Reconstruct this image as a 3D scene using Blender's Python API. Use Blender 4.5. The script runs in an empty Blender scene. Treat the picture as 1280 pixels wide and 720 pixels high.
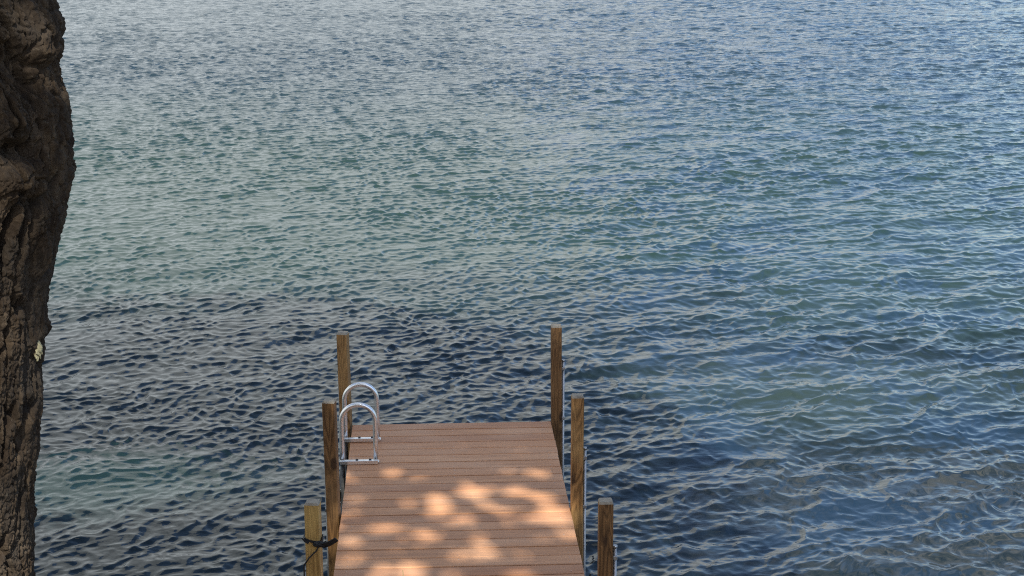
import bpy, bmesh, math, random
import numpy as np
from mathutils import Vector, Matrix

random.seed(7)
RNG = np.random.default_rng(11)
scene = bpy.context.scene
COL = scene.collection

# ------------------------------------------------------------------ helpers
DECK = 0.50                       # height of the deck above the lake
F_PX, CAM_X, YFAR, CAM_H, PITCH, YAW, ROLL = 2118.8, -0.14, 12.3777, 4.2455, 0.2512, 0.0488, 0.0027
CAM = np.array([CAM_X, 0.0, DECK + CAM_H])
_F = np.array([math.sin(YAW)*math.cos(PITCH), math.cos(YAW)*math.cos(PITCH), -math.sin(PITCH)])
_R = np.array([math.cos(YAW), -math.sin(YAW), 0.0])
_U = np.cross(_R, _F)
RIGHT = math.cos(ROLL)*_R - math.sin(ROLL)*_U
UP = math.sin(ROLL)*_R + math.cos(ROLL)*_U
FWD = _F

def ray(px, py):
    return FWD + RIGHT*(px-640)/F_PX - UP*(py-360)/F_PX

def on_z(px, py, z):
    d = ray(px, py)
    return CAM + d*((z-CAM[2])/d[2])

def on_y(px, py, y):
    d = ray(px, py)
    return CAM + d*((y-CAM[1])/d[1])

def to_px(P):
    d = P - CAM
    w = d @ FWD
    return 640 + (d @ RIGHT)/w*F_PX, 360 - (d @ UP)/w*F_PX

def link(o, parent=None):
    COL.objects.link(o)
    if parent is not None:
        o.parent = parent
    return o

def tag(o, label=None, cat=None, kind=None, group=None):
    if label: o['label'] = label
    if cat: o['category'] = cat
    if kind: o['kind'] = kind
    if group: o['group'] = group
    return o

def thing(name, label, cat, loc=(0, 0, 0)):
    o = bpy.data.objects.new(name, None)
    o.location = loc
    o.empty_display_size = 0.2
    link(o)
    return tag(o, label, cat)

def obj(name, bm, mats, parent=None, smooth=False):
    me = bpy.data.meshes.new(name)
    bm.normal_update()
    bm.to_mesh(me); bm.free()
    return obj_me(name, me, mats, parent, smooth)

def obj_me(name, me, mats, parent=None, smooth=False):
    if not isinstance(mats, (list, tuple)): mats = [mats]
    for m in mats: me.materials.append(m)
    if smooth:
        me.polygons.foreach_set('use_smooth', [True]*len(me.polygons))
    o = bpy.data.objects.new(name, me)
    link(o, parent)
    if parent is not None and any(parent.location):
        # meshes are written in world coordinates: keep them there under a moved parent
        o.matrix_parent_inverse = Matrix.Translation(parent.location).inverted()
    return o

def reparent(o, parent):
    # the parent already stands at the world origin in effect: no further offset
    o.parent = parent
    o.matrix_parent_inverse = Matrix.Identity(4)

def box(bm, x0, x1, y0, y1, z0, z1, bevel=0.0, mat=0, seg=1):
    vs = [bm.verts.new((x, y, z)) for z in (z0, z1) for y in (y0, y1) for x in (x0, x1)]
    idx = [(0, 2, 3, 1), (4, 5, 7, 6), (0, 1, 5, 4), (2, 6, 7, 3), (0, 4, 6, 2), (1, 3, 7, 5)]
    fs = [bm.faces.new([vs[i] for i in f]) for f in idx]
    for f in fs: f.material_index = mat
    if bevel > 0:
        es = set(e for f in fs for e in f.edges)
        r = bmesh.ops.bevel(bm, geom=list(es), offset=bevel, segments=seg, affect='EDGES', profile=0.5)
        for f in r['faces']: f.material_index = mat
    return vs

def tube(bm, pts, r, n=16, cap=True, mat=0):
    pts = [Vector(p) for p in pts]
    rs = r if isinstance(r, (list, tuple)) else [r]*len(pts)
    rings = []
    t0 = (pts[1]-pts[0]).normalized()
    ref = Vector((0, 0, 1)) if abs(t0.z) < 0.9 else Vector((0, 1, 0))
    nrm = (ref - t0*ref.dot(t0)).normalized()
    for i, p in enumerate(pts):
        t = (pts[min(i+1, len(pts)-1)] - pts[max(i-1, 0)]).normalized()
        nrm = (nrm - t*nrm.dot(t)).normalized()
        b = t.cross(nrm)
        rings.append([bm.verts.new(p + (nrm*math.cos(a)+b*math.sin(a))*rs[i])
                      for a in [2*math.pi*k/n for k in range(n)]])
    for a, b in zip(rings, rings[1:]):
        for k in range(n):
            f = bm.faces.new((a[k], a[(k+1) % n], b[(k+1) % n], b[k])); f.smooth = True; f.material_index = mat
    if cap:
        f = bm.faces.new(list(reversed(rings[0]))); f.material_index = mat
        f = bm.faces.new(rings[-1]); f.material_index = mat

# ---- numpy noise
def _h(ix, iy, s):
    h = (ix.astype(np.int64)*374761393 + iy.astype(np.int64)*668265263 + s*974711) & 0x7fffffff
    h = ((h ^ (h >> 13))*1274126177) & 0x7fffffff
    h = ((h ^ (h >> 16))*2246822519) & 0x7fffffff
    return (h & 0xffffff)/float(0xffffff)

def vnoise(x, y, s=0):
    ix = np.floor(x); iy = np.floor(y)
    fx = x-ix; fy = y-iy
    fx = fx*fx*fx*(fx*(fx*6-15)+10); fy = fy*fy*fy*(fy*(fy*6-15)+10)
    a = _h(ix, iy, s); b = _h(ix+1, iy, s); c = _h(ix, iy+1, s); d = _h(ix+1, iy+1, s)
    return (a*(1-fx)+b*fx)*(1-fy) + (c*(1-fx)+d*fx)*fy

def fbm(x, y, s=0, octv=4):
    r = 0; a = 0.5
    for i in range(octv):
        r = r + a*(vnoise(x, y, s+i*17)-0.5)*2
        x = x*2.03+3.1; y = y*2.03+1.7; a *= 0.5
    return r

def worley(x, y, s=0):
    ix = np.floor(x); iy = np.floor(y)
    f1 = np.full(x.shape, 9.0); f2 = np.full(x.shape, 9.0); cid = np.zeros(x.shape)
    for dx in (-1, 0, 1):
        for dy in (-1, 0, 1):
            cx = ix+dx; cy = iy+dy
            px = cx + 0.1+0.8*_h(cx, cy, s); py = cy + 0.1+0.8*_h(cx, cy, s+5)
            d = np.hypot(px-x, py-y)
            c = _h(cx, cy, s+9)
            closer = d < f1
            f2 = np.where(closer, f1, np.minimum(f2, d))
            cid = np.where(closer, c, cid)
            f1 = np.where(closer, d, f1)
    return f1, f2, cid

# ------------------------------------------------------------------ materials
class NB:
    """tiny node builder"""
    def __init__(self, name, surface='principled'):
        self.m = bpy.data.materials.new(name); self.m.use_nodes = True
        self.t = self.m.node_tree; self.t.nodes.clear()
        self.out = self.t.nodes.new('ShaderNodeOutputMaterial')
        self.p = self.t.nodes.new('ShaderNodeBsdfPrincipled')
        self.t.links.new(self.p.outputs[0], self.out.inputs[0])
    def n(self, typ, **kw):
        nd = self.t.nodes.new('ShaderNode'+typ)
        for k, v in kw.items():
            if k.startswith('i_'):
                nd.inputs[k[2:].replace('_', ' ')].default_value = v
            else: setattr(nd, k, v)
        return nd
    def l(self, a, b): self.t.links.new(a, b)
    def set(self, k, v):
        if hasattr(v, 'is_output'): self.l(v, self.p.inputs[k])
        else: self.p.inputs[k].default_value = v
    def coord(self, which='Object', scale=(1, 1, 1), rot=(0, 0, 0), loc=(0, 0, 0)):
        c = self.n('TexCoord'); m = self.n('Mapping')
        m.inputs['Scale'].default_value = scale; m.inputs['Rotation'].default_value = rot
        m.inputs['Location'].default_value = loc
        self.l(c.outputs[which], m.inputs['Vector']); return m.outputs[0]
    def noise(self, vec, scale, detail=4, rough=0.55, dist=0.0):
        n = self.n('TexNoise'); n.inputs['Scale'].default_value = scale
        n.inputs['Detail'].default_value = detail; n.inputs['Roughness'].default_value = rough
        n.inputs['Distortion'].default_value = dist
        self.l(vec, n.inputs['Vector']); return n.outputs['Fac']
    def ramp(self, fac, stops, interp='LINEAR'):
        r = self.n('ValToRGB'); cr = r.color_ramp; cr.interpolation = interp
        while len(cr.elements) < len(stops): cr.elements.new(0.5)
        for e, (p, c) in zip(cr.elements, stops):
            e.position = p
            e.color = (c, c, c, 1) if isinstance(c, (int, float)) else (*c, 1)
        self.l(fac, r.inputs[0]); return r.outputs[0]
    def mix(self, fac, a, b, mode='MIX'):
        m = self.n('Mix', data_type='RGBA', blend_type=mode)
        for v, sock in ((fac, m.inputs[0]), (a, m.inputs[6]), (b, m.inputs[7])):
            if hasattr(v, 'is_output'): self.l(v, sock)
            elif isinstance(v, (int, float)): sock.default_value = v
            else: sock.default_value = (*v, 1)
        return m.outputs[2]
    def math(self, op, a, b=None, c=None, clamp=False):
        m = self.n('Math', operation=op, use_clamp=clamp)
        for i, v in enumerate((a, b, c)):
            if v is None: continue
            if hasattr(v, 'is_output'): self.l(v, m.inputs[i])
            else: m.inputs[i].default_value = v
        return m.outputs[0]
    def bump(self, h, strength=0.5, dist=0.01, normal=None):
        b = self.n('Bump'); b.inputs['Strength'].default_value = strength
        b.inputs['Distance'].default_value = dist
        self.l(h, b.inputs['Height'])
        if normal is not None: self.l(normal, b.inputs['Normal'])
        return b.outputs[0]

def mat_decking():
    b = NB('reddish_composite_board')
    geo = b.n('NewGeometry')
    isl = geo.outputs['Random Per Island']
    v = b.coord('Object', (1.6, 60, 60))
    g1 = b.noise(v, 1.0, 5, 0.6, 0.4)
    v2 = b.coord('Object', (0.9, 2.2, 1))
    g2 = b.noise(v2, 2.0, 3, 0.5)
    base = b.ramp(isl, [(0.0, (0.52, 0.252, 0.126)), (0.10, (0.37, 0.152, 0.068)), (0.3, (0.55, 0.266, 0.126)),
                        (0.55, (0.61, 0.295, 0.143)), (0.75, (0.45, 0.208, 0.100)), (1.0, (0.67, 0.340, 0.168))])
    c = b.mix(b.ramp(g1, [(0.35, 0.0), (0.7, 0.65)]), base, (0.29, 0.135, 0.074))
    c = b.mix(b.ramp(g2, [(0.45, 0.0), (0.75, 0.35)]), c, (0.66, 0.42, 0.27))
    # dirt specks
    vs = b.coord('Object', (1, 1, 1))
    sp = b.noise(vs, 90, 2, 0.5)
    c = b.mix(b.ramp(sp, [(0.68, 0.0), (0.76, 0.3)]), c, (0.12, 0.06, 0.035))
    b.set('Base Color', c); b.set('Roughness', 0.62); b.set('Specular IOR Level', 0.35)
    b.set('Normal', b.bump(g1, 0.35, 0.004))
    return b.m

def mat_wood(name, dark, mid, light, seed=0.0, knots=True):
    b = NB(name)
    tc = b.n('TexCoord'); oi = b.n('ObjectInfo')
    off = b.n('VectorMath', operation='ADD')
    sc = b.n('VectorMath', operation='SCALE'); 
    comb = b.n('CombineXYZ')
    b.l(oi.outputs['Random'], comb.inputs[0]); b.l(oi.outputs['Random'], comb.inputs[2])
    b.l(comb.outputs[0], sc.inputs[0]); sc.inputs['Scale'].default_value = 37.0
    b.l(tc.outputs['Object'], off.inputs[0]); b.l(sc.outputs[0], off.inputs[1])
    mp = b.n('Mapping'); mp.inputs['Scale'].default_value = (1, 1, 0.10)
    b.l(off.outputs[0], mp.inputs['Vector'])
    big = b.noise(mp.outputs[0], 11, 2, 0.5, 0.3)
    # cathedral grain: rings of a distorted height field
    ring = b.math('FRACT', b.math('MULTIPLY', big, 13.0))
    ring = b.math('ABSOLUTE', b.math('SUBTRACT', ring, 0.5))
    fine_mp = b.n('Mapping'); fine_mp.inputs['Scale'].default_value = (1, 1, 0.03)
    b.l(off.outputs[0], fine_mp.inputs['Vector'])
    fine = b.noise(fine_mp.outputs[0], 240, 3, 0.6)
    patch = b.noise(off.outputs[0], 3.2, 3, 0.55)
    c = b.mix(b.ramp(ring, [(0.05, 0.0), (0.42, 1.0)]), dark, mid)
    c = b.mix(b.ramp(patch, [(0.42, 0.0), (0.72, 0.75)]), c, light)
    c = b.mix(b.ramp(fine, [(0.35, 0.38), (0.6, 0.0)]), c, tuple(x*0.45 for x in dark))
    if knots:
        km = b.n('Mapping'); km.inputs['Scale'].default_value = (1, 1, 0.55)
        b.l(off.outputs[0], km.inputs['Vector'])
        vo = b.n('TexVoronoi'); vo.inputs['Scale'].default_value = 5.5
        b.l(km.outputs[0], vo.inputs['Vector'])
        c = b.mix(b.ramp(vo.outputs['Distance'], [(0.10, 0.85), (0.17, 0.0)]), c, (0.035, 0.016, 0.007))
    b.set('Base Color', c); b.set('Roughness', 0.55); b.set('Specular IOR Level', 0.4)
    b.set('Normal', b.bump(fine, 0.4, 0.002))
    return b.m

def mat_endgrain():
    b = NB('weathered_end_grain')
    v = b.coord('Object', (1, 1, 1))
    n1 = b.noise(v, 60, 4, 0.6, 0.5); n2 = b.noise(v, 16, 3)
    c = b.mix(n1, (0.20, 0.16, 0.115), (0.40, 0.345, 0.265))
    c = b.mix(b.ramp(n2, [(0.5, 0.0), (0.7, 0.6)]), c, (0.13, 0.10, 0.075))
    b.set('Base Color', c); b.set('Roughness', 0.85); b.set('Normal', b.bump(n1, 0.6, 0.003))
    return b.m

def mat_metal(name, col, rough, dirt=0.25):
    b = NB(name)
    v = b.coord('Object', (1, 1, 1))
    n = b.noise(v, 30, 4, 0.6)
    c = b.mix(b.ramp(n, [(0.4, 0.0), (0.75, dirt)]), col, (0.25, 0.23, 0.21))
    b.set('Base Color', c); b.set('Metallic', 0.9)
    b.set('Roughness', b.ramp(n, [(0.3, rough), (0.8, rough+0.18)]))
    return b.m

def mat_plain(name, col, rough=0.7, var=0.3, scale=20, bump=0.0):
    b = NB(name)
    n = b.noise(b.coord('Object'), scale, 4, 0.6)
    b.set('Base Color', b.mix(n, tuple(x*(1-var) for x in col), tuple(x*(1+var) for x in col)))
    b.set('Roughness', rough)
    if bump: b.set('Normal', b.bump(n, bump, 0.01))
    return b.m

def mat_bark():
    b = NB('furrowed_bark')
    v = b.coord('Object', (1, 1, 0.45)); vi = b.coord('Object')
    n1 = b.noise(v, 26, 6, 0.65, 0.6); n2 = b.noise(vi, 7, 4, 0.6); n3 = b.noise(vi, 120, 4, 0.6)
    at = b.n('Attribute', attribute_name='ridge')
    c = b.ramp(n1, [(0.25, (0.016, 0.010, 0.007)), (0.5, (0.044, 0.029, 0.018)), (0.75, (0.115, 0.079, 0.049))])
    c = b.mix(b.ramp(n2, [(0.45, 0.0), (0.75, 0.55)]), c, (0.055, 0.048, 0.040))
    c = b.mix(b.ramp(n3, [(0.62, 0.0), (0.78, 0.6)]), c, (0.20, 0.165, 0.12))
    # furrows coloured darker than the plate faces
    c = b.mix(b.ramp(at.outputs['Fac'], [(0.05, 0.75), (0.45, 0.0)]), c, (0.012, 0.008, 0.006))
    b.set('Base Color', c); b.set('Roughness', 0.9); b.set('Specular IOR Level', 0.2)
    nb = b.bump(n1, 0.8, 0.012)
    b.set('Normal', b.bump(n3, 0.6, 0.003, nb))
    return b.m

def mat_leaf():
    b = NB('green_leaf')
    geo = b.n('NewGeometry')
    c = b.ramp(geo.outputs['Random Per Island'], [(0, (0.035, 0.075, 0.015)), (0.5, (0.05, 0.10, 0.02)), (1, (0.08, 0.12, 0.03))])
    b.set('Base Color', c); b.set('Roughness', 0.5)
    return b.m

def mat_water():
    b = NB('lake_water')
    geo = b.n('NewGeometry')
    pos = geo.outputs['Position']
    # what lies under the surface is seen through a tilted facet: shift the lookup by the slope
    shift = b.n('VectorMath', operation='MULTIPLY'); b.l(geo.outputs['Normal'], shift.inputs[0])
    shift.inputs[1].default_value = (1.2, 1.2, 0)
    p = b.n('VectorMath', operation='ADD'); b.l(pos, p.inputs[0]); b.l(shift.outputs[0], p.inputs[1])
    pv = p.outputs[0]
    sep = b.n('SeparateXYZ'); b.l(pv, sep.inputs[0])
    X, Y = sep.outputs[0], sep.outputs[1]
    n_big = b.noise(pv, 0.22, 3, 0.5)
    n_mid = b.noise(pv, 0.8, 4, 0.6)
    n_rock = b.noise(pv, 3.4, 5, 0.65, 0.6)
    wob = b.math('MULTIPLY_ADD', n_big, 6.0, -3.0)
    # distance from shore, wobbled
    yw = b.math('ADD', Y, wob)
    def smooth(v, lo, hi):
        m = b.n('MapRange', interpolation_type='SMOOTHSTEP'); b.l(v, m.inputs[0])
        m.inputs[1].default_value = lo; m.inputs[2].default_value = hi
        return m.outputs[0]
    weed = (0.0065, 0.0125, 0.0145)
    sand = (0.016, 0.032, 0.027)
    deep = (0.014, 0.026, 0.034)
    col = b.mix(smooth(yw, 16.8, 20.0), weed, sand)
    col = b.mix(smooth(yw, 24, 40), col, deep)
    # sandy pale green hole in the weed bed, near the shore on the left
    def blob(cx, cy, rx, ry, power=1.0):
        dx = b.math('DIVIDE', b.math('SUBTRACT', X, cx), rx); dy = b.math('DIVIDE', b.math('SUBTRACT', Y, cy), ry)
        d = b.math('SQRT', b.math('ADD', b.math('MULTIPLY', dx, dx), b.math('MULTIPLY', dy, dy)))
        d = b.math('ADD', d, b.math('MULTIPLY_ADD', n_mid, 1.2, -0.6))
        m = b.n('MapRange', interpolation_type='SMOOTHSTEP'); b.l(d, m.inputs[0])
        m.inputs[1].default_value = 1.2; m.inputs[2].default_value = 0.3
        return b.math('MULTIPLY', m.outputs[0], power)
    col = b.mix(blob(-2.7, 12.5, 1.5, 0.8, 0.9), col, (0.050, 0.100, 0.074))
    col = b.mix(blob(3.4, 14.4, 2.2, 1.4, 0.8), col, (0.026, 0.040, 0.036))
    col = b.mix(blob(5.0, 17.5, 3.0, 2.0, 0.7), col, (0.022, 0.040, 0.036))
    rocks = b.ramp(n_rock, [(0.34, (0.004, 0.009, 0.014)), (0.5, (0.018, 0.023, 0.025)), (0.66, (0.046, 0.046, 0.041))])
    col = b.mix(blob(3.3, 11.3, 3.0, 1.9, 0.85), col, rocks)
    n_skyrefl = b.noise(pv, 1.1, 3, 0.5, 0.4)
    col = b.mix(b.math('MULTIPLY', b.ramp(n_skyrefl, [(0.48, 0.0), (0.62, 0.62)]), smooth(X, 0.6, 2.6)), col, (0.010, 0.026, 0.052))  # blue sky reflections painted into the water colour on the right
    b.set('Base Color', col)
    b.set('Roughness', 0.0); b.set('IOR', 1.36)
    b.set('Specular IOR Level', 0.5)
    mp = b.n('Mapping'); b.l(pos, mp.inputs['Vector']); mp.inputs['Rotation'].default_value = (0, 0, math.radians(-25))
    mp.inputs['Scale'].default_value = (0.55, 1.0, 1.0)
    r1 = b.noise(mp.outputs[0], 9, 3, 0.55, 0.6)
    r2 = b.noise(mp.outputs[0], 26, 2, 0.5, 0.4)
    nb = b.bump(r1, 1.0, 0.005)
    nb = b.bump(r2, 1.0, 0.0012, nb)
    # ripples too small for the far mesh
    sepp = b.n('SeparateXYZ'); b.l(pos, sepp.inputs[0])
    r0 = b.noise(mp.outputs[0], 3.6, 4, 0.62, 0.8)
    nb = b.bump(b.math('MULTIPLY', r0, smooth(sepp.outputs[1], 16, 44)), 1.0, 0.060, nb)
    b.set('Normal', nb)
    return b.m

M_DECK = mat_decking()
M_FASCIA = mat_wood('dark_timber', (0.05, 0.03, 0.018), (0.09, 0.055, 0.032), (0.12, 0.08, 0.05))  # frame timber, darker than the posts
M_POST = mat_wood('treated_pine', (0.15, 0.072, 0.022), (0.38, 0.195, 0.068), (0.56, 0.325, 0.125))
M_POST_DK = mat_wood('dark_treated_pine', (0.095, 0.045, 0.015), (0.23, 0.115, 0.042), (0.37, 0.205, 0.085))
M_POST_YL = mat_wood('pale_yellow_pine', (0.30, 0.155, 0.045), (0.52, 0.295, 0.09), (0.66, 0.43, 0.14))
M_END = mat_endgrain()
M_ALU = mat_metal('brushed_aluminium', (0.88, 0.87, 0.85), 0.25, 0.22)
M_GALV = mat_metal('galvanised_steel', (0.48, 0.48, 0.48), 0.45, 0.5)
M_ALU_SHADE = mat_metal('shaded_aluminium', (0.09, 0.09, 0.09), 0.5, 0.6)  # ladder below the deck: shade put into a darker aluminium colour
M_DULL = mat_metal('dull_galvanised_steel', (0.26, 0.26, 0.26), 0.5, 0.6)
M_BOLT = mat_plain('dark_bolt', (0.03, 0.025, 0.022), 0.5)
M_SCREW = mat_plain('bright_screw', (0.55, 0.45, 0.38), 0.45)
M_STRAP = mat_plain('black_webbing', (0.012, 0.011, 0.012), 0.7, 0.3, 200)
M_BARK = mat_bark()
M_LEAF = mat_leaf()
M_LICHEN = mat_plain('pale_lichen', (0.34, 0.30, 0.18), 0.9, 0.35, 90, 0.5)
M_GRASS = mat_plain('grass_blade_green', (0.16, 0.19, 0.07), 0.6)
M_BANK = mat_plain('leaf_litter_soil', (0.10, 0.08, 0.05), 0.95, 0.5, 3, 0.6)
M_WATER = mat_water()

# ------------------------------------------------------------------ light
SUN = np.array([0.075, -0.70, 0.70]); SUN = SUN/np.linalg.norm(SUN)
sun_d = bpy.data.lights.new('sun', 'SUN'); sun_d.energy = 5.0; sun_d.angle = math.radians(0.53)
sun_d.color = (1.0, 0.99, 0.90)
sun_o = bpy.data.objects.new('sun', sun_d); link(sun_o)
sun_o.rotation_euler = Vector(SUN).to_track_quat('Z', 'Y').to_euler()
sun_o.location = (2, -10, 20)

w = bpy.data.worlds.new('World'); scene.world = w; w.use_nodes = True
nt = w.node_tree; nt.nodes.clear()
def wn(t, **k):
    n = nt.nodes.new('ShaderNode'+t)
    for a, v in k.items(): setattr(n, a, v)
    return n
wo = wn('OutputWorld'); bg = wn('Background'); bg.inputs[1].default_value = 0.12
sky = wn('TexSky', sky_type='NISHITA', sun_disc=False)
sky.sun_elevation = math.asin(SUN[2]); sky.sun_rotation = math.atan2(SUN[0], SUN[1])
sky.altitude = 200; sky.air_density = 1.0; sky.dust_density = 1.0; sky.ozone_density = 1.5
tc = wn('TexCoord')
sepw = wn('SeparateXYZ'); nt.links.new(tc.outputs['Generated'], sepw.inputs[0])
def wm(op, a, b=None, c=None, clamp=False):
    m = wn('Math', operation=op, use_clamp=clamp)
    for i, v in enumerate((a, b, c)):
        if v is None: continue
        if hasattr(v, 'is_output'): nt.links.new(v, m.inputs[i])
        else: m.inputs[i].default_value = v
    return m.outputs[0]
# clouds on a flat layer: direction / (z + small)
zc = wm('MAXIMUM', wm('ADD', sepw.outputs[2], 0.12), 0.05)
cx = wm('DIVIDE', sepw.outputs[0], zc); cy = wm('DIVIDE', sepw.outputs[1], zc)
cmb = wn('CombineXYZ'); nt.links.new(cx, cmb.inputs[0]); nt.links.new(cy, cmb.inputs[1])
def wnoise(scale, detail, rough, dist, off):
    mpw = wn('Mapping'); mpw.inputs['Location'].default_value = off
    nt.links.new(cmb.outputs[0], mpw.inputs['Vector'])
    nz = wn('TexNoise'); nz.inputs['Scale'].default_value = scale; nz.inputs['Detail'].default_value = detail
    nz.inputs['Roughness'].default_value = rough; nz.inputs['Distortion'].default_value = dist
    nt.links.new(mpw.outputs[0], nz.inputs['Vector']); return nz.outputs['Fac']
c1 = wnoise(0.9, 6, 0.55, 0.4, (2.3, 1.1, 0)); c2 = wnoise(2.6, 5, 0.6, 0.3, (5.3, 0.4, 0))
# an unseen ragged cloud bank shaped for two-tone ripple reflections, lower to the right where the sky is open;
# dark band of clear sky above it, overhead cloud added to light the deck
bank_top = wm('MULTIPLY_ADD', wm('MAXIMUM', wm('ADD', sepw.outputs[0], -0.02), -0.2), -1.15, 0.415)
bank = wm('MULTIPLY', wm('SUBTRACT', bank_top, sepw.outputs[2]), 1.35)
over = wm('MULTIPLY', wm('SUBTRACT', sepw.outputs[2], 0.93), 1.6)
shape = wm('MAXIMUM', bank, over)
shape = wm('MINIMUM', wm('MAXIMUM', shape, -0.45), 0.30)
dens = wm('ADD', wm('ADD', wm('MULTIPLY', c1, 0.60), wm('MULTIPLY', c2, 0.40)), shape)
mr = wn('MapRange', interpolation_type='SMOOTHSTEP'); nt.links.new(dens, mr.inputs[0])
mr.inputs[1].default_value = 0.485; mr.inputs[2].default_value = 0.53
# cloud brightness: bright tops, grey bellies
cr = wn('ValToRGB'); nt.links.new(c2, cr.inputs[0])
cr.color_ramp.elements[0].position = 0.3; cr.color_ramp.elements[0].color = (2.75, 3.1, 3.25, 1)
cr.color_ramp.elements[1].position = 0.7; cr.color_ramp.elements[1].color = (5.3, 5.6, 5.75, 1)
mx = wn('Mix', data_type='RGBA'); nt.links.new(mr.outputs[0], mx.inputs[0])
nt.links.new(sky.outputs[0], mx.inputs[6]); nt.links.new(cr.outputs[0], mx.inputs[7])
nt.links.new(mx.outputs[2], bg.inputs[0]); nt.links.new(bg.outputs[0], wo.inputs[0])

scene.view_settings.view_transform = 'Standard'; scene.view_settings.look = 'None'
scene.view_settings.gamma = 1.0; scene.view_settings.use_curve_mapping = False
scene.view_settings.exposure = 0.9

# ------------------------------------------------------------------ camera
cd = bpy.data.cameras.new('camera'); cd.sensor_width = 36.0; cd.sensor_fit = 'HORIZONTAL'
cd.lens = F_PX/1280*36; cd.clip_end = 8000; cd.clip_start = 0.05
co = bpy.data.objects.new('camera', cd); link(co)
mw = Matrix.Identity(4)
for i in range(3):
    mw[i][0] = RIGHT[i]; mw[i][1] = UP[i]; mw[i][2] = -FWD[i]; mw[i][3] = CAM[i]
co.matrix_world = mw
scene.camera = co

# ------------------------------------------------------------------ water
def build_water():
    # rows fan out from the shore: fine where the photograph looks, coarse to the horizon
    ds = [0.4, 2.0, 4.0, 6.0, 7.5]
    d = 8.2
    while d < 95: ds.append(d); d *= 1.0012
    while d < 5000: ds.append(d); d *= 1.12
    ds = np.array(ds)
    uf = np.linspace(-0.38, 0.48, 1400)
    side = 0.5*np.cumprod(np.full(26, 1.16))
    u = np.concatenate([-(side-0.5+0.38)[::-1]-0.0007, uf, side-0.02+0.0007])
    U_, D_ = np.meshgrid(u, ds)
    X = U_*(D_+1.0); Y = D_.copy()
    nr, nc = X.shape
    dcol = np.gradient(u)[None, :]*(D_+1.0); drow = np.gradient(ds)[:, None]*np.ones_like(X)
    cell = np.maximum(dcol, drow)
    active = (cell < 0.7)
    Xa, Ya, ca = X[active], Y[active], cell[active]
    rng = np.random.default_rng(5)
    N = 240
    lam = np.exp(rng.uniform(math.log(0.048), math.log(3.6), N))
    ang = math.radians(-90+26) + rng.normal(0, 1, N)*np.where(lam < 0.22, math.radians(55), math.radians(30))
    wgt = np.exp(-0.5*((np.log(lam)-math.log(0.145))/0.75)**2) + 0.24*np.exp(-0.5*((np.log(lam)-math.log(0.95))/0.5)**2)
    slope = wgt/np.sqrt((wgt**2).sum()/2)*0.20     # rms slope
    k = 2*math.pi/lam; A = slope/k
    ph = rng.uniform(0, 2*math.pi, N)
    gust = 0.72 + 0.55*vnoise(Xa*0.16+4, Ya*0.11, 3) 
    gust2 = np.clip(0.55 + 0.95*(0.6*vnoise(Xa*0.45, Ya*0.35+9, 8)+0.4*vnoise(Xa*1.3, Ya*0.9+9, 18)), 0.3, 1.6)
    rt = np.clip((Xa/(Ya+1)+0.03+0.10*fbm(Xa*0.25, Ya*0.2, 19, 3))/0.24, 0, 1); rt = rt*rt*(3-2*rt)
    fd = (1-0.5*rt)*np.clip((Ya-20)/18, 0, 1)
    far = 1-0.45*fd
    near = 1-(1-rt)*0.5*np.clip((26-Ya)/11, 0, 1)
    Z = np.zeros_like(Xa); DX = np.zeros_like(Xa); DY = np.zeros_like(Xa)
    # gusts bend and break the wave trains
    Xw = Xa + 0.16*fbm(Xa*1.3, Ya*1.1, 101, 3) + 0.05*fbm(Xa*5, Ya*4, 103, 2)
    Yw = Ya + 0.16*fbm(Xa*1.2+7, Ya*1.2, 105, 3) + 0.05*fbm(Xa*5+3, Ya*4, 107, 2)
    for i in range(N):
        kx, ky = k[i]*math.cos(ang[i]), k[i]*math.sin(ang[i])
        att = np.clip((lam[i]/ca-2.0)/2.0, 0, 1)
        g = gust2 if lam[i] < 0.5 else gust
        a = A[i]*att*g*((1-0.12*rt) if lam[i] < 0.33 else (0.55+0.9*rt))*(1.0 if lam[i] < 0.16 or lam[i] > 0.45 else near)*((1+0.35*fd) if lam[i] < 0.38 else far)
        t = (kx*Xw+ky*Yw if lam[i] < 0.5 else kx*Xa+ky*Ya)+ph[i]
        Z += a*np.cos(t)
        s = a*np.sin(t)*1.0
        DX -= s*math.cos(ang[i]); DY -= s*math.sin(ang[i])
    # short irregular chop with sharp crests
    ca_, sa_ = math.cos(math.radians(24)), math.sin(math.radians(24))
    Xr = (Xw*ca_+Yw*sa_)*0.62; Yr = -Xw*sa_+Yw*ca_
    for wl, amp_, sd in ((0.62, 0.020, 201), (0.27, 0.0105, 211), (0.13, 0.0050, 221)):
        att = np.clip((wl*0.6/ca-2.0)/2.0, 0, 1)
        n_ = 2*vnoise(Xr/wl+sd, Yr/wl-sd, sd)-1
        Z += att*amp_*(0.5-np.sqrt(n_*n_+0.010))*np.clip(gust2, 0.4, 1.3)*(0.8+0.4*rt)
    Zf = np.zeros_like(X); Zf[active] = Z
    X[active] += DX; Y[active] += DY
    co_ = np.stack([X, Y, Zf], -1).reshape(-1, 3).astype(np.float32)
    ii = np.arange(nr*nc).reshape(nr, nc)
    q = np.stack([ii[:-1, :-1], ii[:-1, 1:], ii[1:, 1:], ii[1:, :-1]], -1).reshape(-1, 4).astype(np.int32)
    me = bpy.data.meshes.new('water')
    me.vertices.add(len(co_)); me.vertices.foreach_set('co', co_.ravel())
    me.loops.add(q.size); me.loops.foreach_set('vertex_index', q.ravel())
    me.polygons.add(len(q)); me.polygons.foreach_set('loop_start', np.arange(0, q.size, 4, dtype=np.int32))
    me.update(calc_edges=True)
    me.polygons.foreach_set('use_smooth', np.ones(len(q), dtype=bool))
    o = obj_me('water', me, M_WATER)
    o['kind'] = 'structure'
build_water()

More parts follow.
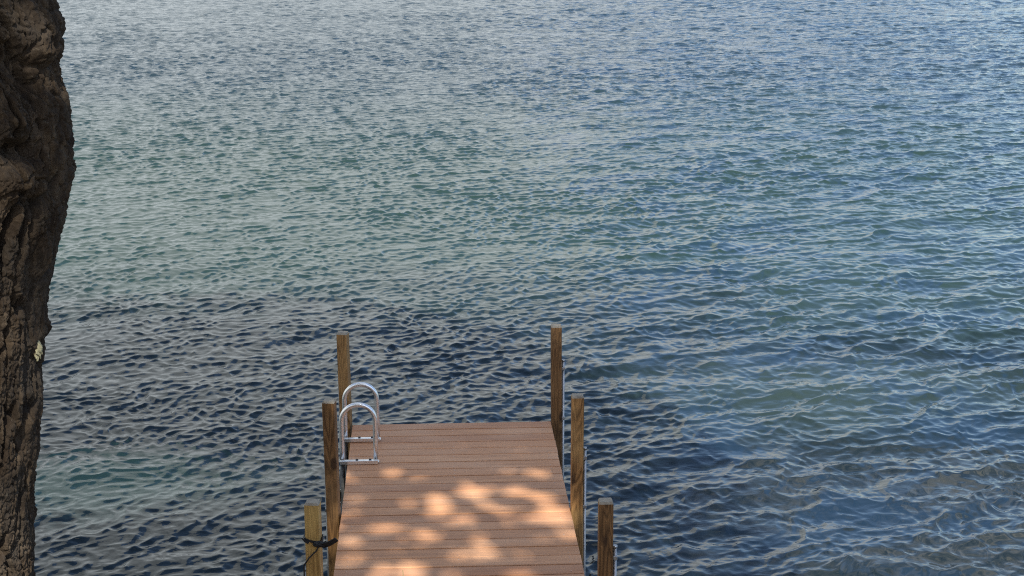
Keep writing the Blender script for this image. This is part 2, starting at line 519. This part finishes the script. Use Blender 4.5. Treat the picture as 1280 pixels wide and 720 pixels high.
# ------------------------------------------------------------------ bank under the photographer
def build_bank():
    ys = np.concatenate([np.linspace(-60, -4, 15), np.linspace(-3, 8, 60)])
    xs = np.concatenate([np.linspace(-400, -12, 14), np.linspace(-11, 11, 90), np.linspace(12, 400, 14)])
    X, Y = np.meshgrid(xs, ys)
    Z = np.where(Y < 2.3, 3.1 + np.clip(-(Y+2), 0, 60)*0.12, 3.1-(Y-2.3)*0.80)
    Z = Z + 0.10*fbm(X*0.7, Y*0.7, 2, 4)
    Z = np.maximum(Z, -0.9)
    nr, nc = X.shape
    ii = np.arange(nr*nc).reshape(nr, nc)
    q = np.stack([ii[:-1, :-1], ii[:-1, 1:], ii[1:, 1:], ii[1:, :-1]], -1).reshape(-1, 4)
    me = bpy.data.meshes.new('bank')
    me.from_pydata(np.stack([X, Y, Z], -1).reshape(-1, 3).tolist(), [], q.tolist())
    o = obj_me('bank', me, M_BANK, None, True); o['kind'] = 'structure'
build_bank()

# ------------------------------------------------------------------ dock
W2 = 0.762; PITCHB = 0.1429
YNEAR = 5.3
dock = thing('dock', 'reddish brown board dock with square wooden posts reaching into the lake', 'dock', (0, (YFAR+YNEAR)/2, 0))

bm = bmesh.new()
nb = int((YFAR-YNEAR)/PITCHB)
for k in range(nb):
    y1 = YFAR - k*PITCHB; y0 = y1 - PITCHB + 0.011
    jl = random.uniform(-0.002, 0.002); jr = random.uniform(-0.002, 0.002); jz = random.uniform(-0.0012, 0.0012)
    sk = random.uniform(-0.0012, 0.0012)
    vs = box(bm, -W2+jl, W2+jr, y0, y1, DECK-0.028+jz, DECK+jz, 0.0035, 0, 2)
for k in range(nb):
    y1 = YFAR - k*PITCHB
    for x in (-W2+0.075, 0.0, W2-0.075):
        for dy in (0.035, 0.105):
            if random.random() < 0.3: continue
            r = bmesh.ops.create_circle(bm, cap_ends=True, segments=8, radius=0.0034,
                matrix=Matrix.Translation((x+random.uniform(-.004, .004), y1-dy+random.uniform(-.004, .004), DECK+0.0022)))
            for v in r['verts']:
                for f in v.link_faces: f.material_index = 1
obj('decking', bm, [M_DECK, M_SCREW], dock)

bm = bmesh.new()
zb, zt = DECK-0.20, DECK-0.030
box(bm, -W2+0.012, -W2+0.050, YNEAR, YFAR-0.01, zb, zt, 0.004)
box(bm, W2-0.050, W2-0.012, YNEAR, YFAR-0.01, zb, zt, 0.004)
box(bm, -0.019, 0.019, YNEAR, YFAR-0.055, zb, zt, 0.004)
box(bm, -W2+0.052, W2-0.052, YFAR-0.050, YFAR-0.012, zb, zt-0.003, 0.004)
box(bm, -W2+0.052, W2-0.052, YNEAR+0.01, YNEAR+0.05, zb, zt-0.003, 0.004)
obj('frame', bm, M_FASCIA, dock)

PW = 0.080; HP = 0.747
GAP = 0.003
def post(side, yf, mat, label, pipe_drop, twist, lean=0.0, HP=0.747):
    """square post standing against the deck edge; yf = its face towards the shore"""
    x0 = side*(W2+GAP); x1 = side*(W2+GAP+PW)
    xa, xb = min(x0, x1), max(x0, x1)
    bm = bmesh.new()
    zs = [-1.3, DECK-0.2, DECK+0.1, DECK+0.4, DECK+HP-0.012, DECK+HP]
    rings = []
    ch = 0.005
    for i, z in enumerate(zs):
        ins = 0.006 if i == len(zs)-1 else 0.0
        wob = 0.0016
        a, b_, c, d = xa+ins, xb-ins, yf+ins, yf+PW-ins
        ring = []
        for (px, py) in ((a+ch, c), (b_-ch, c), (b_, c+ch), (b_, d-ch), (b_-ch, d), (a+ch, d), (a, d-ch), (a, c+ch)):
            ring.append(bm.verts.new((px+lean*(z-DECK)+random.uniform(-wob, wob)*0.5, py+random.uniform(-wob, wob)*0.5, z)))
        rings.append(ring)
    for ra, rb in zip(rings, rings[1:]):
        for k in range(8):
            bm.faces.new((ra[k], ra[(k+1) % 8], rb[(k+1) % 8], rb[k]))
    for f in list(bm.faces):
        if f.calc_center_median().z > DECK+HP-0.0119: f.material_index = 1
    top = bm.faces.new(rings[-1]); top.material_index = 1
    if side < 0:      # the left row stands slightly twisted towards the shore
        bmesh.ops.rotate(bm, verts=bm.verts, cent=((xa+xb)/2, yf+PW/2, 0), matrix=Matrix.Rotation(math.radians(-twist), 3, 'Z'))
        bmesh.ops.translate(bm, verts=bm.verts, vec=(-0.007, 0, 0))
    p = obj('post', bm, [mat, M_END], dock)
    p['label'] = label
    z_pipe = DECK+HP-pipe_drop
    # galvanised pipe clamped on the lake side of the post
    bm = bmesh.new()
    xp = side*(W2+GAP+PW+0.012) + (0.0 if side < 0 else 0)
    zt = z_pipe
    yp = yf+PW*(0.5 if side > 0 else 0.9)
    tube(bm, [(xp, yp, -1.3), (xp, yp, zt)], 0.0105, 14)
    tube(bm, [(xp, yp, zt-0.004), (xp, yp, zt+0.010)], [0.0145, 0.013], 14)
    for zc in (zt-0.06, DECK+0.02):
        box(bm, min(xp-side*0.012, xp+side*0.0125), max(xp-side*0.012, xp+side*0.0125), yp-0.02, yp+0.02, zc-0.012, zc+0.012, 0.002)
    pp = obj('pipe', bm, M_GALV if side > 0 else M_DULL, dock)
    reparent(pp, p)
    # bolt head at the pipe's top
    return p
Y1 = YFAR-0.02; Y2 = YFAR-1.85; Y3 = YFAR-3.68
post(-1, Y1, M_POST, 'brown wooden post at the left far corner behind the ladder', 0.26, 12, -0.012, 0.735)
post(+1, Y1, M_POST_DK, 'dark brown wooden post at the right far corner', 0.285, 0, -0.004, 0.765)
post(-1, Y2, M_POST_DK, 'dark brown wooden post beside the near hoop of the ladder', 0.33, 9, -0.010, 0.795)
post(+1, Y2, M_POST, 'golden brown post with swirling grain on the right edge', 0.375, 0, 0.0, 0.80)
post(-1, Y3, M_POST_YL, 'pale yellow wooden post with a black strap tied round it', 0.42, 7, 0.004, 0.815)
post(+1, Y3, M_POST_DK, 'brown wooden post with dark knots, nearest on the right', 0.28, 0, -0.004, 0.785)

# ------------------------------------------------------------------ ladder
lad = thing('ladder', 'silver tubular swim ladder with two hooped handrails bolted to the dock edge', 'ladder', (-W2, YFAR-0.6, DECK))
xi, xo = -0.560, -0.800
R_T = 0.0175
yh = [YFAR-0.355, YFAR-0.835]
for y in yh:
    bm = bmesh.new()
    pts = []
    rad = (xi-xo)/2; xm = (xi+xo)/2; zs = DECK+0.455-rad-R_T
    pts += [(xi, y, DECK+0.003), (xi, y, DECK+0.15), (xi, y, zs-0.02)]
    for j in range(21):
        a = math.pi*j/20
        pts.append((xm+rad*math.cos(a), y, zs+rad*math.sin(a)))
    pts += [(xo, y, zs-0.05), (xo, y, DECK+0.1), (xo, y, DECK-0.02)]
    tube(bm, pts, R_T, 20)
    obj('handrail', bm, M_ALU, lad, False)
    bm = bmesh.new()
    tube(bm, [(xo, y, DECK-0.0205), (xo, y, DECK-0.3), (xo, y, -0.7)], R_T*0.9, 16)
    obj('leg', bm, M_ALU_SHADE, lad)
for y in yh:
    bm = bmesh.new()
    yb = y-R_T-0.0235
    box(bm, xo-R_T+0.002, xi+R_T-0.002, yb-0.010, yb+0.022, DECK+0.003, DECK+0.031, 0.002)
    # plate reaching under the tube
    box(bm, -W2+0.01, xi+0.022, y-R_T-0.001, y+R_T+0.014, DECK+0.0025, DECK+0.0085, 0.001)
    f = obj('foot_bar', bm, M_ALU, lad)
    for bx in (-0.695, -0.60):
        bm = bmesh.new()
        bmesh.ops.create_cone(bm, cap_ends=True, segments=6, radius1=0.011, radius2=0.010, depth=0.008,
            matrix=Matrix.Translation((bx, yb+0.006, DECK+0.0355)))
        bo = obj('bolt', bm, M_BOLT, lad)
        reparent(bo, f)
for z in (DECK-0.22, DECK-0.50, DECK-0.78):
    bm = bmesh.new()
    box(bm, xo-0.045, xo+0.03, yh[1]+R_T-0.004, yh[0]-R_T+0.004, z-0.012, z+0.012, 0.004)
    obj('step', bm, M_ALU_SHADE, lad)

# ------------------------------------------------------------------ strap
def build_strap():
    bm = bmesh.new()
    ztop = DECK+HP
    zc = ztop-0.158
    xa = -(W2+GAP+PW)-0.012; xb = -(W2+GAP)+0.002; ya = Y3-0.008; yb = Y3+PW+0.004
    def band(pts, wd, th=0.004, tilt=None):
        """flat webbing swept along pts; width axis = tilt (per point vector)"""
        prev = None
        n = len(pts)
        for i, p in enumerate(pts):
            p = Vector(p)
            t = (Vector(pts[min(i+1, n-1)])-Vector(pts[max(i-1, 0)])).normalized()
            wv = Vector(tilt[i] if isinstance(tilt, list) else tilt)
            wv = (wv - t*wv.dot(t)).normalized()
            nv = t.cross(wv)
            wi = wd[i] if isinstance(wd, list) else wd
            ring = [bm.verts.new(p+wv*(a*wi/2)+nv*(b*th/2)) for a, b in ((-1, -1), (1, -1), (1, 1), (-1, 1))]
            if prev:
                for k in range(4):
                    bm.faces.new((prev[k], prev[(k+1) % 4], ring[(k+1) % 4], ring[k]))
            else: bm.faces.new(list(reversed(ring)))
            prev = ring
        bm.faces.new(prev)
    # loop round the post, climbing to the left
    band([(xb, ya, zc-0.004), (xb-0.02, ya-0.003, zc-0.002), (xa+0.03, ya-0.003, zc+0.012), (xa, ya, zc+0.026),
          (xa-0.004, ya+0.02, zc+0.028), (xa-0.002, yb, zc+0.02), (xa+0.02, yb+0.002, zc+0.012), (xb, yb, zc), (xb+0.003, yb-0.02, zc-0.004),
          (xb+0.002, ya, zc-0.006)], [0.026, 0.018, 0.009, 0.007, 0.007, 0.009, 0.016, 0.02, 0.026, 0.032], 0.005, (0, 0, 1))
    # knot
    r = bmesh.ops.create_icosphere(bm, subdivisions=3, radius=1.0)
    for v in r['verts']:
        c = v.co.copy(); n = 1+0.16*math.sin(c.x*5+1)*math.cos(c.z*6)+0.10*math.sin(c.y*9+c.x*4)
        v.co = Vector((xb-0.016+c.x*0.030*n, ya-0.012+c.y*0.014*n, zc-0.004+c.z*0.017*n))
    # wide tail pointing to the deck, rising
    band([(xb-0.016, ya-0.010, zc-0.010), (xb+0.012, ya-0.016, zc-0.010), (xb+0.035, ya-0.022, zc-0.001), (xb+0.060, ya-0.026, zc+0.014), (xb+0.084, ya-0.028, zc+0.029)],
         [0.030, 0.035, 0.035, 0.033, 0.031], 0.006, (-0.25, -0.5, 1))
    # small tail on the left and thin cord running down across the face
    band([(xa+0.024, ya-0.010, zc+0.004), (xa+0.006, ya-0.012, zc+0.014), (xa-0.014, ya-0.012, zc+0.034)], [0.016, 0.013, 0.006], 0.004, (0, 0, 1))
    tube(bm, [(xb-0.014, ya-0.009, zc-0.012), (xb-0.03, ya-0.004, zc-0.045), (xa+0.022, ya-0.003, zc-0.088), (xa-0.001, ya-0.002, zc-0.122),
              (xa-0.008, ya+0.01, zc-0.135), (xa-0.009, ya+0.012, zc-0.25)], 0.0042, 8)
    o = obj('strap', bm, M_STRAP, None)
    tag(o, 'black webbing strap knotted round the pale yellow post, one tail sticking out', 'strap')
build_strap()

# ------------------------------------------------------------------ tree
YT = 4.0
EDGE = [(-80, 50), (0, 61), (20, 66), (40, 70), (60, 73), (75, 71), (100, 72), (115, 78), (130, 83), (150, 84), (175, 88), (200, 87), (220, 88), (235, 84),
        (260, 80), (280, 77), (305, 71), (330, 66), (360, 57), (400, 54), (420, 54), (430, 50), (470, 48), (500, 51), (520, 49), (560, 46), (600, 41),
        (650, 39), (720, 39), (800, 36)]
RT = 0.29
def build_tree():
    tree = thing('tree', 'big leaning tree trunk with rough furrowed bark standing before the lake', 'tree', (-1.3, YT, 1.7))
    zv = np.array([on_y(e, y, YT)[2] for y, e in EDGE]); xv = np.array([on_y(e, y, YT)[0] for y, e in EDGE])
    order = np.argsort(zv); zv, xv = zv[order], xv[order]
    zlo, zhi = zv[0], zv[-1]
    zs = np.concatenate([np.linspace(1.5, zlo-0.02, 30), np.linspace(zlo, zhi, 760), np.linspace(zhi+0.03, 8.2, 60)])
    def right_edge(z):
        return np.interp(z, zv, xv)
    # smooth the axis, the short wobbles of the outline go into the radius on the right flank
    edge = right_edge(zs)
    edge = np.where(zs < zlo, xv[0]-(zlo-zs)*0.05 + 0.10*np.clip((2.6-zs), 0, 2)**2, edge)
    edge = np.where(zs > zhi, xv[-1]-(zs-zhi)*0.16, edge)
    rad = RT - 0.025*np.clip(zs-zhi, 0, 4) + 0.12*np.clip(2.6-zs, 0, 2)**2
    kk = np.hanning(241); kk /= kk.sum()
    ext = np.concatenate([np.full(120, edge[0]), edge, np.full(120, edge[-1])])
    sm = np.convolve(ext, kk, 'valid')
    # the axis in real steps of z
    axis = sm - rad*1.0
    th = np.concatenate([np.linspace(-math.radians(125), math.radians(55), 520), np.linspace(math.radians(55), math.radians(235), 90)[1:-1]])
    TH, ZZ = np.meshgrid(th, zs)
    wr = np.exp(-0.5*((TH-(-0.05))/0.55)**2)       # right flank carries the outline
    base = rad[:, None] + (edge-sm)[:, None]*np.clip(wr*1.0, 0, 1)
    s = TH*RT
    # bark
    def sst(v, a, b_):
        t = np.clip((v-a)/(b_-a), 0, 1); return t*t*(3-2*t)
    wx = 0.016*fbm(s*16, ZZ*9, 31, 4); wz = 0.05*fbm(s*14, ZZ*9, 41, 4)
    f1, f2, cid = worley((s+wx)/0.043 + 0.5*fbm(s*3, ZZ*2.2, 51, 2), (ZZ+wz)/0.27 - s*1.6, 3)
    plate = sst(f2-f1, 0.02, 0.24)
    g1, g2, gid = worley((s+wx)/0.017, (ZZ+wz*0.4)/0.040, 13)
    small = sst(g2-g1, 0.02, 0.20)
    h1, h2, hid = worley((s+wx*2)/0.055, (ZZ+wz)/0.060, 23)          # gnarly burl lumps higher up
    lump = sst(h2-h1, 0.02, 0.35)
    k1, k2, kid = worley((s+wx)/0.0075, (ZZ+wz*0.2)/0.014, 33)       # flakes
    flake = sst(k2-k1, 0.02, 0.25)
    up = np.clip((ZZ-(on_y(60, 300, YT)[2]))/0.15, 0, 1)
    amp = 0.9+0.4*fbm(s*2, ZZ*1.5, 71, 2)
    ridge = (1-up)*plate + up*(0.72*plate+0.28*lump)
    cell = (1-up)*cid+up*(0.6*cid+0.4*hid)
    disp = amp*(0.034*ridge + 0.008*cell) + ridge*(0.006*small + 0.006*gid + 0.0025*flake + 0.004*kid)
    disp += 0.010*(0.35-np.abs(fbm((s+wx)*55, ZZ*7, 67, 4)))
    disp += 0.009*fbm(s*24, ZZ*11, 61, 3) + 0.006*fbm(s*150, ZZ*90, 63, 3)
    # burls and hollows seen on the face, placed from the photo
    P0 = np.stack([axis[:, None]+base*np.cos(TH), YT+base*np.sin(TH), ZZ], -1)
    px, py = to_px(P0)
    front = (np.sin(TH) < 0.35)
    def bumpat(cx, cy, rx, ry, a):
        return front*a*np.exp(-(((px-cx)/rx)**2+((py-cy)/ry)**2))
    BUMPS = [(54, 28, 20, 40, 0.035), (56, 66, 12, 14, 0.022), (12, 150, 24, 28, 0.05), (12, 225, 26, 22, 0.045), (22, 190, 24, 12, -0.075), (14, 78, 20, 20, -0.075),
             (44, 105, 8, 30, -0.035), (45, 320, 6, 120, -0.035), (40, 110, 14, 30, -0.02), (57, 320, 5, 26, 0.02), (58, 412, 6, 12, 0.014), (46, 436, 6, 10, 0.012),
             (36, 420, 5, 60, -0.02), (34, 540, 4, 70, -0.022)]
    for bb in BUMPS: disp += bumpat(*bb)
    damp = 1-0.45*np.clip(wr, 0, 1)**3
    r = base + (disp-0.050)*damp
    X = axis[:, None] + r*np.cos(TH); Y = YT + r*np.sin(TH)
    co_ = np.stack([X, Y, ZZ], -1).reshape(-1, 3).astype(np.float32)
    nr, nc = X.shape
    ii = np.arange(nr*nc).reshape(nr, nc); nx = np.roll(ii, -1, 1)
    q = np.stack([ii[:-1], nx[:-1], nx[1:], ii[1:]], -1).reshape(-1, 4).astype(np.int32)
    me = bpy.data.meshes.new('trunk')
    me.vertices.add(len(co_)); me.vertices.foreach_set('co', co_.ravel())
    me.loops.add(q.size); me.loops.foreach_set('vertex_index', q.ravel())
    me.polygons.add(len(q)); me.polygons.foreach_set('loop_start', np.arange(0, q.size, 4, dtype=np.int32))
    me.update(calc_edges=True)
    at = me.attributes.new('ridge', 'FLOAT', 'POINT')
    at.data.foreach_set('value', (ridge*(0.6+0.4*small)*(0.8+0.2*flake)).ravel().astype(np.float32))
    me.polygons.foreach_set('use_smooth', np.ones(len(q), dtype=bool))
    trunk = obj_me('trunk', me, M_BARK, tree)
    # lichen patch on the bark
    d2 = (px-46)**2+(py-437)**2 + (~front)*1e9
    c = np.unravel_index(np.argmin(d2), d2.shape)
    ctr = Vector((X[c], Y[c], zs[c[0]]))
    nrm = Vector((math.cos(th[c[1]]), math.sin(th[c[1]]), 0))
    tx = Vector((-nrm.y, nrm.x, 0)); 
    bm = bmesh.new()
    r_ = bmesh.ops.create_icosphere(bm, subdivisions=4, radius=1.0)
    for v in r_['verts']:
        a = v.co.copy()
        n = 1+0.30*math.sin(a.x*4.1+a.z*7)*math.cos(a.y*5+a.z*3)+0.15*math.sin(a.z*17+a.x*13)
        v.co = ctr + nrm*(a.y*0.010*n+0.002) + tx*((a.x*0.011+a.z*0.005)*n) + Vector((0, 0, a.z*0.021*n))
    li = obj('lichen_patch', bm, M_LICHEN, tree, True)
    reparent(li, trunk)
    # limbs (above the picture) and crown
    top = Vector((axis[-1], YT, 8.0))
    bm = bmesh.new()
    for i in range(9):
        a = i*2.4+0.4; L = random.uniform(3.5, 5.5)
        p = top + Vector((0, 0, -random.uniform(0.0, 1.6)))
        pts = [p]; rs = [0.13]
        ctr_bias = Vector((0.3, -0.45, 0))
        dr = Vector((math.cos(a), math.sin(a), 0.75))+ctr_bias
        for k in range(1, 9):
            dr = (dr + Vector((random.uniform(-.25, .25), random.uniform(-.25, .25), random.uniform(-.15, .15)))).normalized()
            p = p + dr*L/8; pts.append(p); rs.append(0.13*(1-k/8)+0.015)
        tube(bm, pts, rs, 8)
    obj('limb', bm, M_BARK, tree)
    # dapples: where the sun gets through, on the deck and on the trunk
    D = [(668, 356, 84, 28), (850, 355, 66, 26), (1000, 458, 82, 46), (905, 470, 30, 14), (500, 395, 48, 24), (520, 440, 52, 20), (455, 545, 44, 34), (130, 580, 52, 26),
         (225, 520, 40, 22), (295, 630, 40, 18), (350, 690, 95, 34), (330, 740, 120, 30), (740, 148, 30, 12), (835, 190, 52, 9), (610, 165, 42, 11), (185, 112, 45, 7),
         (720, 622, 62, 20), (600, 635, 26, 16), (430, 312, 26, 13), (310, 272, 34, 14), (130, 450, 20, 10), (1050, 545, 40, 16), (955, 395, 36, 26),
         (850, 712, 60, 14), (560, 715, 40, 14), (940, 280, 46, 12), (780, 440, 40, 10), (675, 560, 22, 26), (150, 390, 22, 10), (890, 640, 40, 9), (380, 410, 20, 14),
         (620, 330, 20, 10)]
    ell = []
    for zx, zy, rx, ry in D:
        x, y = 400+zx/3.428, 510+zy/3.428
        c0 = on_z(x, y, DECK); ax = on_z(x+rx/3.428, y, DECK)-c0; ay = on_z(x, y+ry/3.428, DECK)-c0
        ell.append((c0[0], c0[1], abs(ax[0])*0.90+0.022, abs(ay[1])*0.90+0.028))
    NL = 62000
    C = np.array([-1.6, 0.6, 11.2]); RX = np.array([5.2, 6.0, 3.1])
    g = RNG.normal(size=(NL*2, 3)); g /= np.linalg.norm(g, axis=1)[:, None]
    rr = RNG.uniform(0.0, 1.0, NL*2)**(1/2.2)
    pts = C + g*rr[:, None]*RX
    # uneven outline and clumps
    cl = vnoise(pts[:, 0]*0.9+pts[:, 2]*0.7, pts[:, 1]*0.9-pts[:, 2]*0.5, 77)
    keep = RNG.uniform(size=len(pts)) < np.clip(0.55+0.75*(cl-0.5)*1.6, 0.12, 1)
    pts = pts[keep][:NL]
    # leaves added to the unseen crown so their shade covers the deck
    xs_ = RNG.uniform(-1.2, 1.2, 15000); ys_ = RNG.uniform(7.5, 12.9, 15000)
    tt = (RNG.uniform(8.8, 13.2, 15000)-DECK)/SUN[2]
    extra = np.stack([xs_, ys_, np.full(15000, DECK)], -1)+SUN[None, :]*tt[:, None]
    tz = RNG.uniform(2.6, 5.4, 9000); tx_ = RNG.uniform(-2.0, -0.9, 9000); tb = RNG.uniform(6.2, 9.5, 9000)  # more leaves added out of view to shade the trunk
    extra2 = np.stack([tx_, np.full(9000, YT-0.28), tz], -1)+SUN[None, :]*(tb/SUN[2])[:, None]
    pts = np.concatenate([pts, extra, extra2])
    sh = pts - SUN[None, :]*((pts[:, 2]-DECK)/SUN[2])[:, None]
    bad = np.zeros(len(pts), bool)
    wv = 1.4*fbm(sh[:, 0]*8, sh[:, 1]*6, 91, 3)
    thin = RNG.uniform(size=len(pts)) < 0.33
    far_thin = RNG.uniform(size=len(pts)) < 0.72
    gr = np.random.default_rng(23)
    for _ in range(38):     # small chinks between the twigs
        ell.append((gr.uniform(-0.85, 0.85), gr.uniform(8.4, 11.4), gr.uniform(0.04, 0.08), gr.uniform(0.05, 0.10)))
    for cx_, cy_, rx_, ry_ in ell:
        dd_ = ((sh[:, 0]-cx_)/rx_)**2+((sh[:, 1]-cy_)/ry_)**2 + wv
        if cy_ > 11.45: bad |= (dd_ < 1) & far_thin      # farther out the crown stays denser
        else: bad |= (dd_ < 1) | ((dd_ < 2.6) & thin)
    for cx_, cy_, rx_, ry_, dy_ in [(52, 30, 26, 40, 0.13), (12, 12, 10, 26, 0.2), (10, 670, 30, 60, 0.19), (14, 410, 16, 40, 0.2), (4, 300, 8, 60, 0.2), (14, 225, 22, 18, 0.24), (28, 160, 8, 12, 0.2), (46, 437, 4, 6, 0.1), (10, 540, 14, 60, 0.2), (30, 690, 8, 30, 0.15)]:
        tr = pts - SUN[None, :]*((pts[:, 1]-(YT-dy_))/SUN[1])[:, None]
        tpx, tpy = to_px(tr)
        bad |= (((tpx-cx_)/(rx_+20))**2+((tpy-cy_)/(ry_+20))**2 < 1) & (pts[:, 1] < YT-0.3)
    pts = pts[~bad]
    n = len(pts)
    ax = RNG.normal(size=(n, 3)); ax[:, 2] *= 0.5; ax /= np.linalg.norm(ax, axis=1)[:, None]
    up_ = RNG.normal(size=(n, 3)); up_[:, 2] += 1.2
    sd = np.cross(ax, up_); sd /= np.linalg.norm(sd, axis=1)[:, None]
    L = RNG.uniform(0.10, 0.17, n)[:, None]; Wd = L*0.62
    nm = np.cross(sd, ax)
    v0 = pts-ax*L*0.5; v2 = pts+ax*L*0.5; v1 = pts+sd*Wd*0.5-nm*L*0.06; v3 = pts-sd*Wd*0.5-nm*L*0.06
    co2 = np.stack([v0, v1, v2, v3], 1).reshape(-1, 3).astype(np.float32)
    q2 = np.arange(n*4, dtype=np.int32)
    tri = q2.reshape(-1, 4)[:, [0, 1, 2, 0, 2, 3]].reshape(-1)
    me2 = bpy.data.meshes.new('foliage')
    me2.vertices.add(len(co2)); me2.vertices.foreach_set('co', co2.ravel())
    me2.loops.add(len(tri)); me2.loops.foreach_set('vertex_index', tri)
    me2.polygons.add(len(tri)//3); me2.polygons.foreach_set('loop_start', np.arange(0, len(tri), 3, dtype=np.int32))
    me2.update(calc_edges=True)
    obj_me('foliage', me2, M_LEAF, tree)
build_tree()

# ------------------------------------------------------------------ a stalk of grass on the bank, its tip reaching into the picture
def build_grass():
    tip = on_y(503.6, 712.5, 2.2)
    bm = bmesh.new()
    def blade(base, tipv, w0, bend):
        n = 10; prev = None
        for i in range(n+1):
            t = i/n
            p = Vector(base).lerp(Vector(tipv), t) + Vector((bend*math.sin(t*math.pi), 0, 0))
            wd = w0*(1-t**3*0.75)
            a = bm.verts.new(p+Vector((-wd, 0, 0))); c = bm.verts.new(p+Vector((0, -wd*0.6, 0))); b_ = bm.verts.new(p+Vector((wd, 0, 0)))
            if prev:
                bm.faces.new((prev[0], prev[1], c, a)); bm.faces.new((prev[1], prev[2], b_, c)); bm.faces.new((prev[2], prev[0], a, b_))
            prev = (a, c, b_)
    blade((tip[0]-0.006, 2.2, 3.02), tip, 0.0016, 0.008)
    for i in range(7):
        bx = tip[0]+random.uniform(-0.05, 0.05); by = 2.2+random.uniform(-0.05, 0.05)
        blade((bx, by, 3.02), (bx+random.uniform(-.12, .12), by+random.uniform(-.05, .05), 3.02+random.uniform(0.3, 0.62)), 0.0018, random.uniform(-.02, .02))
    o = obj('grass_tuft', bm, M_GRASS)
    tag(o, 'single thin green grass stalk poking up at the bottom edge before the deck', 'grass')
build_grass()

scene.cycles.max_bounces = 6
scene.cycles.glossy_bounces = 3
scene.cycles.diffuse_bounces = 3
scene.cycles.use_denoising = False
scene.cycles.filter_width = 1.1
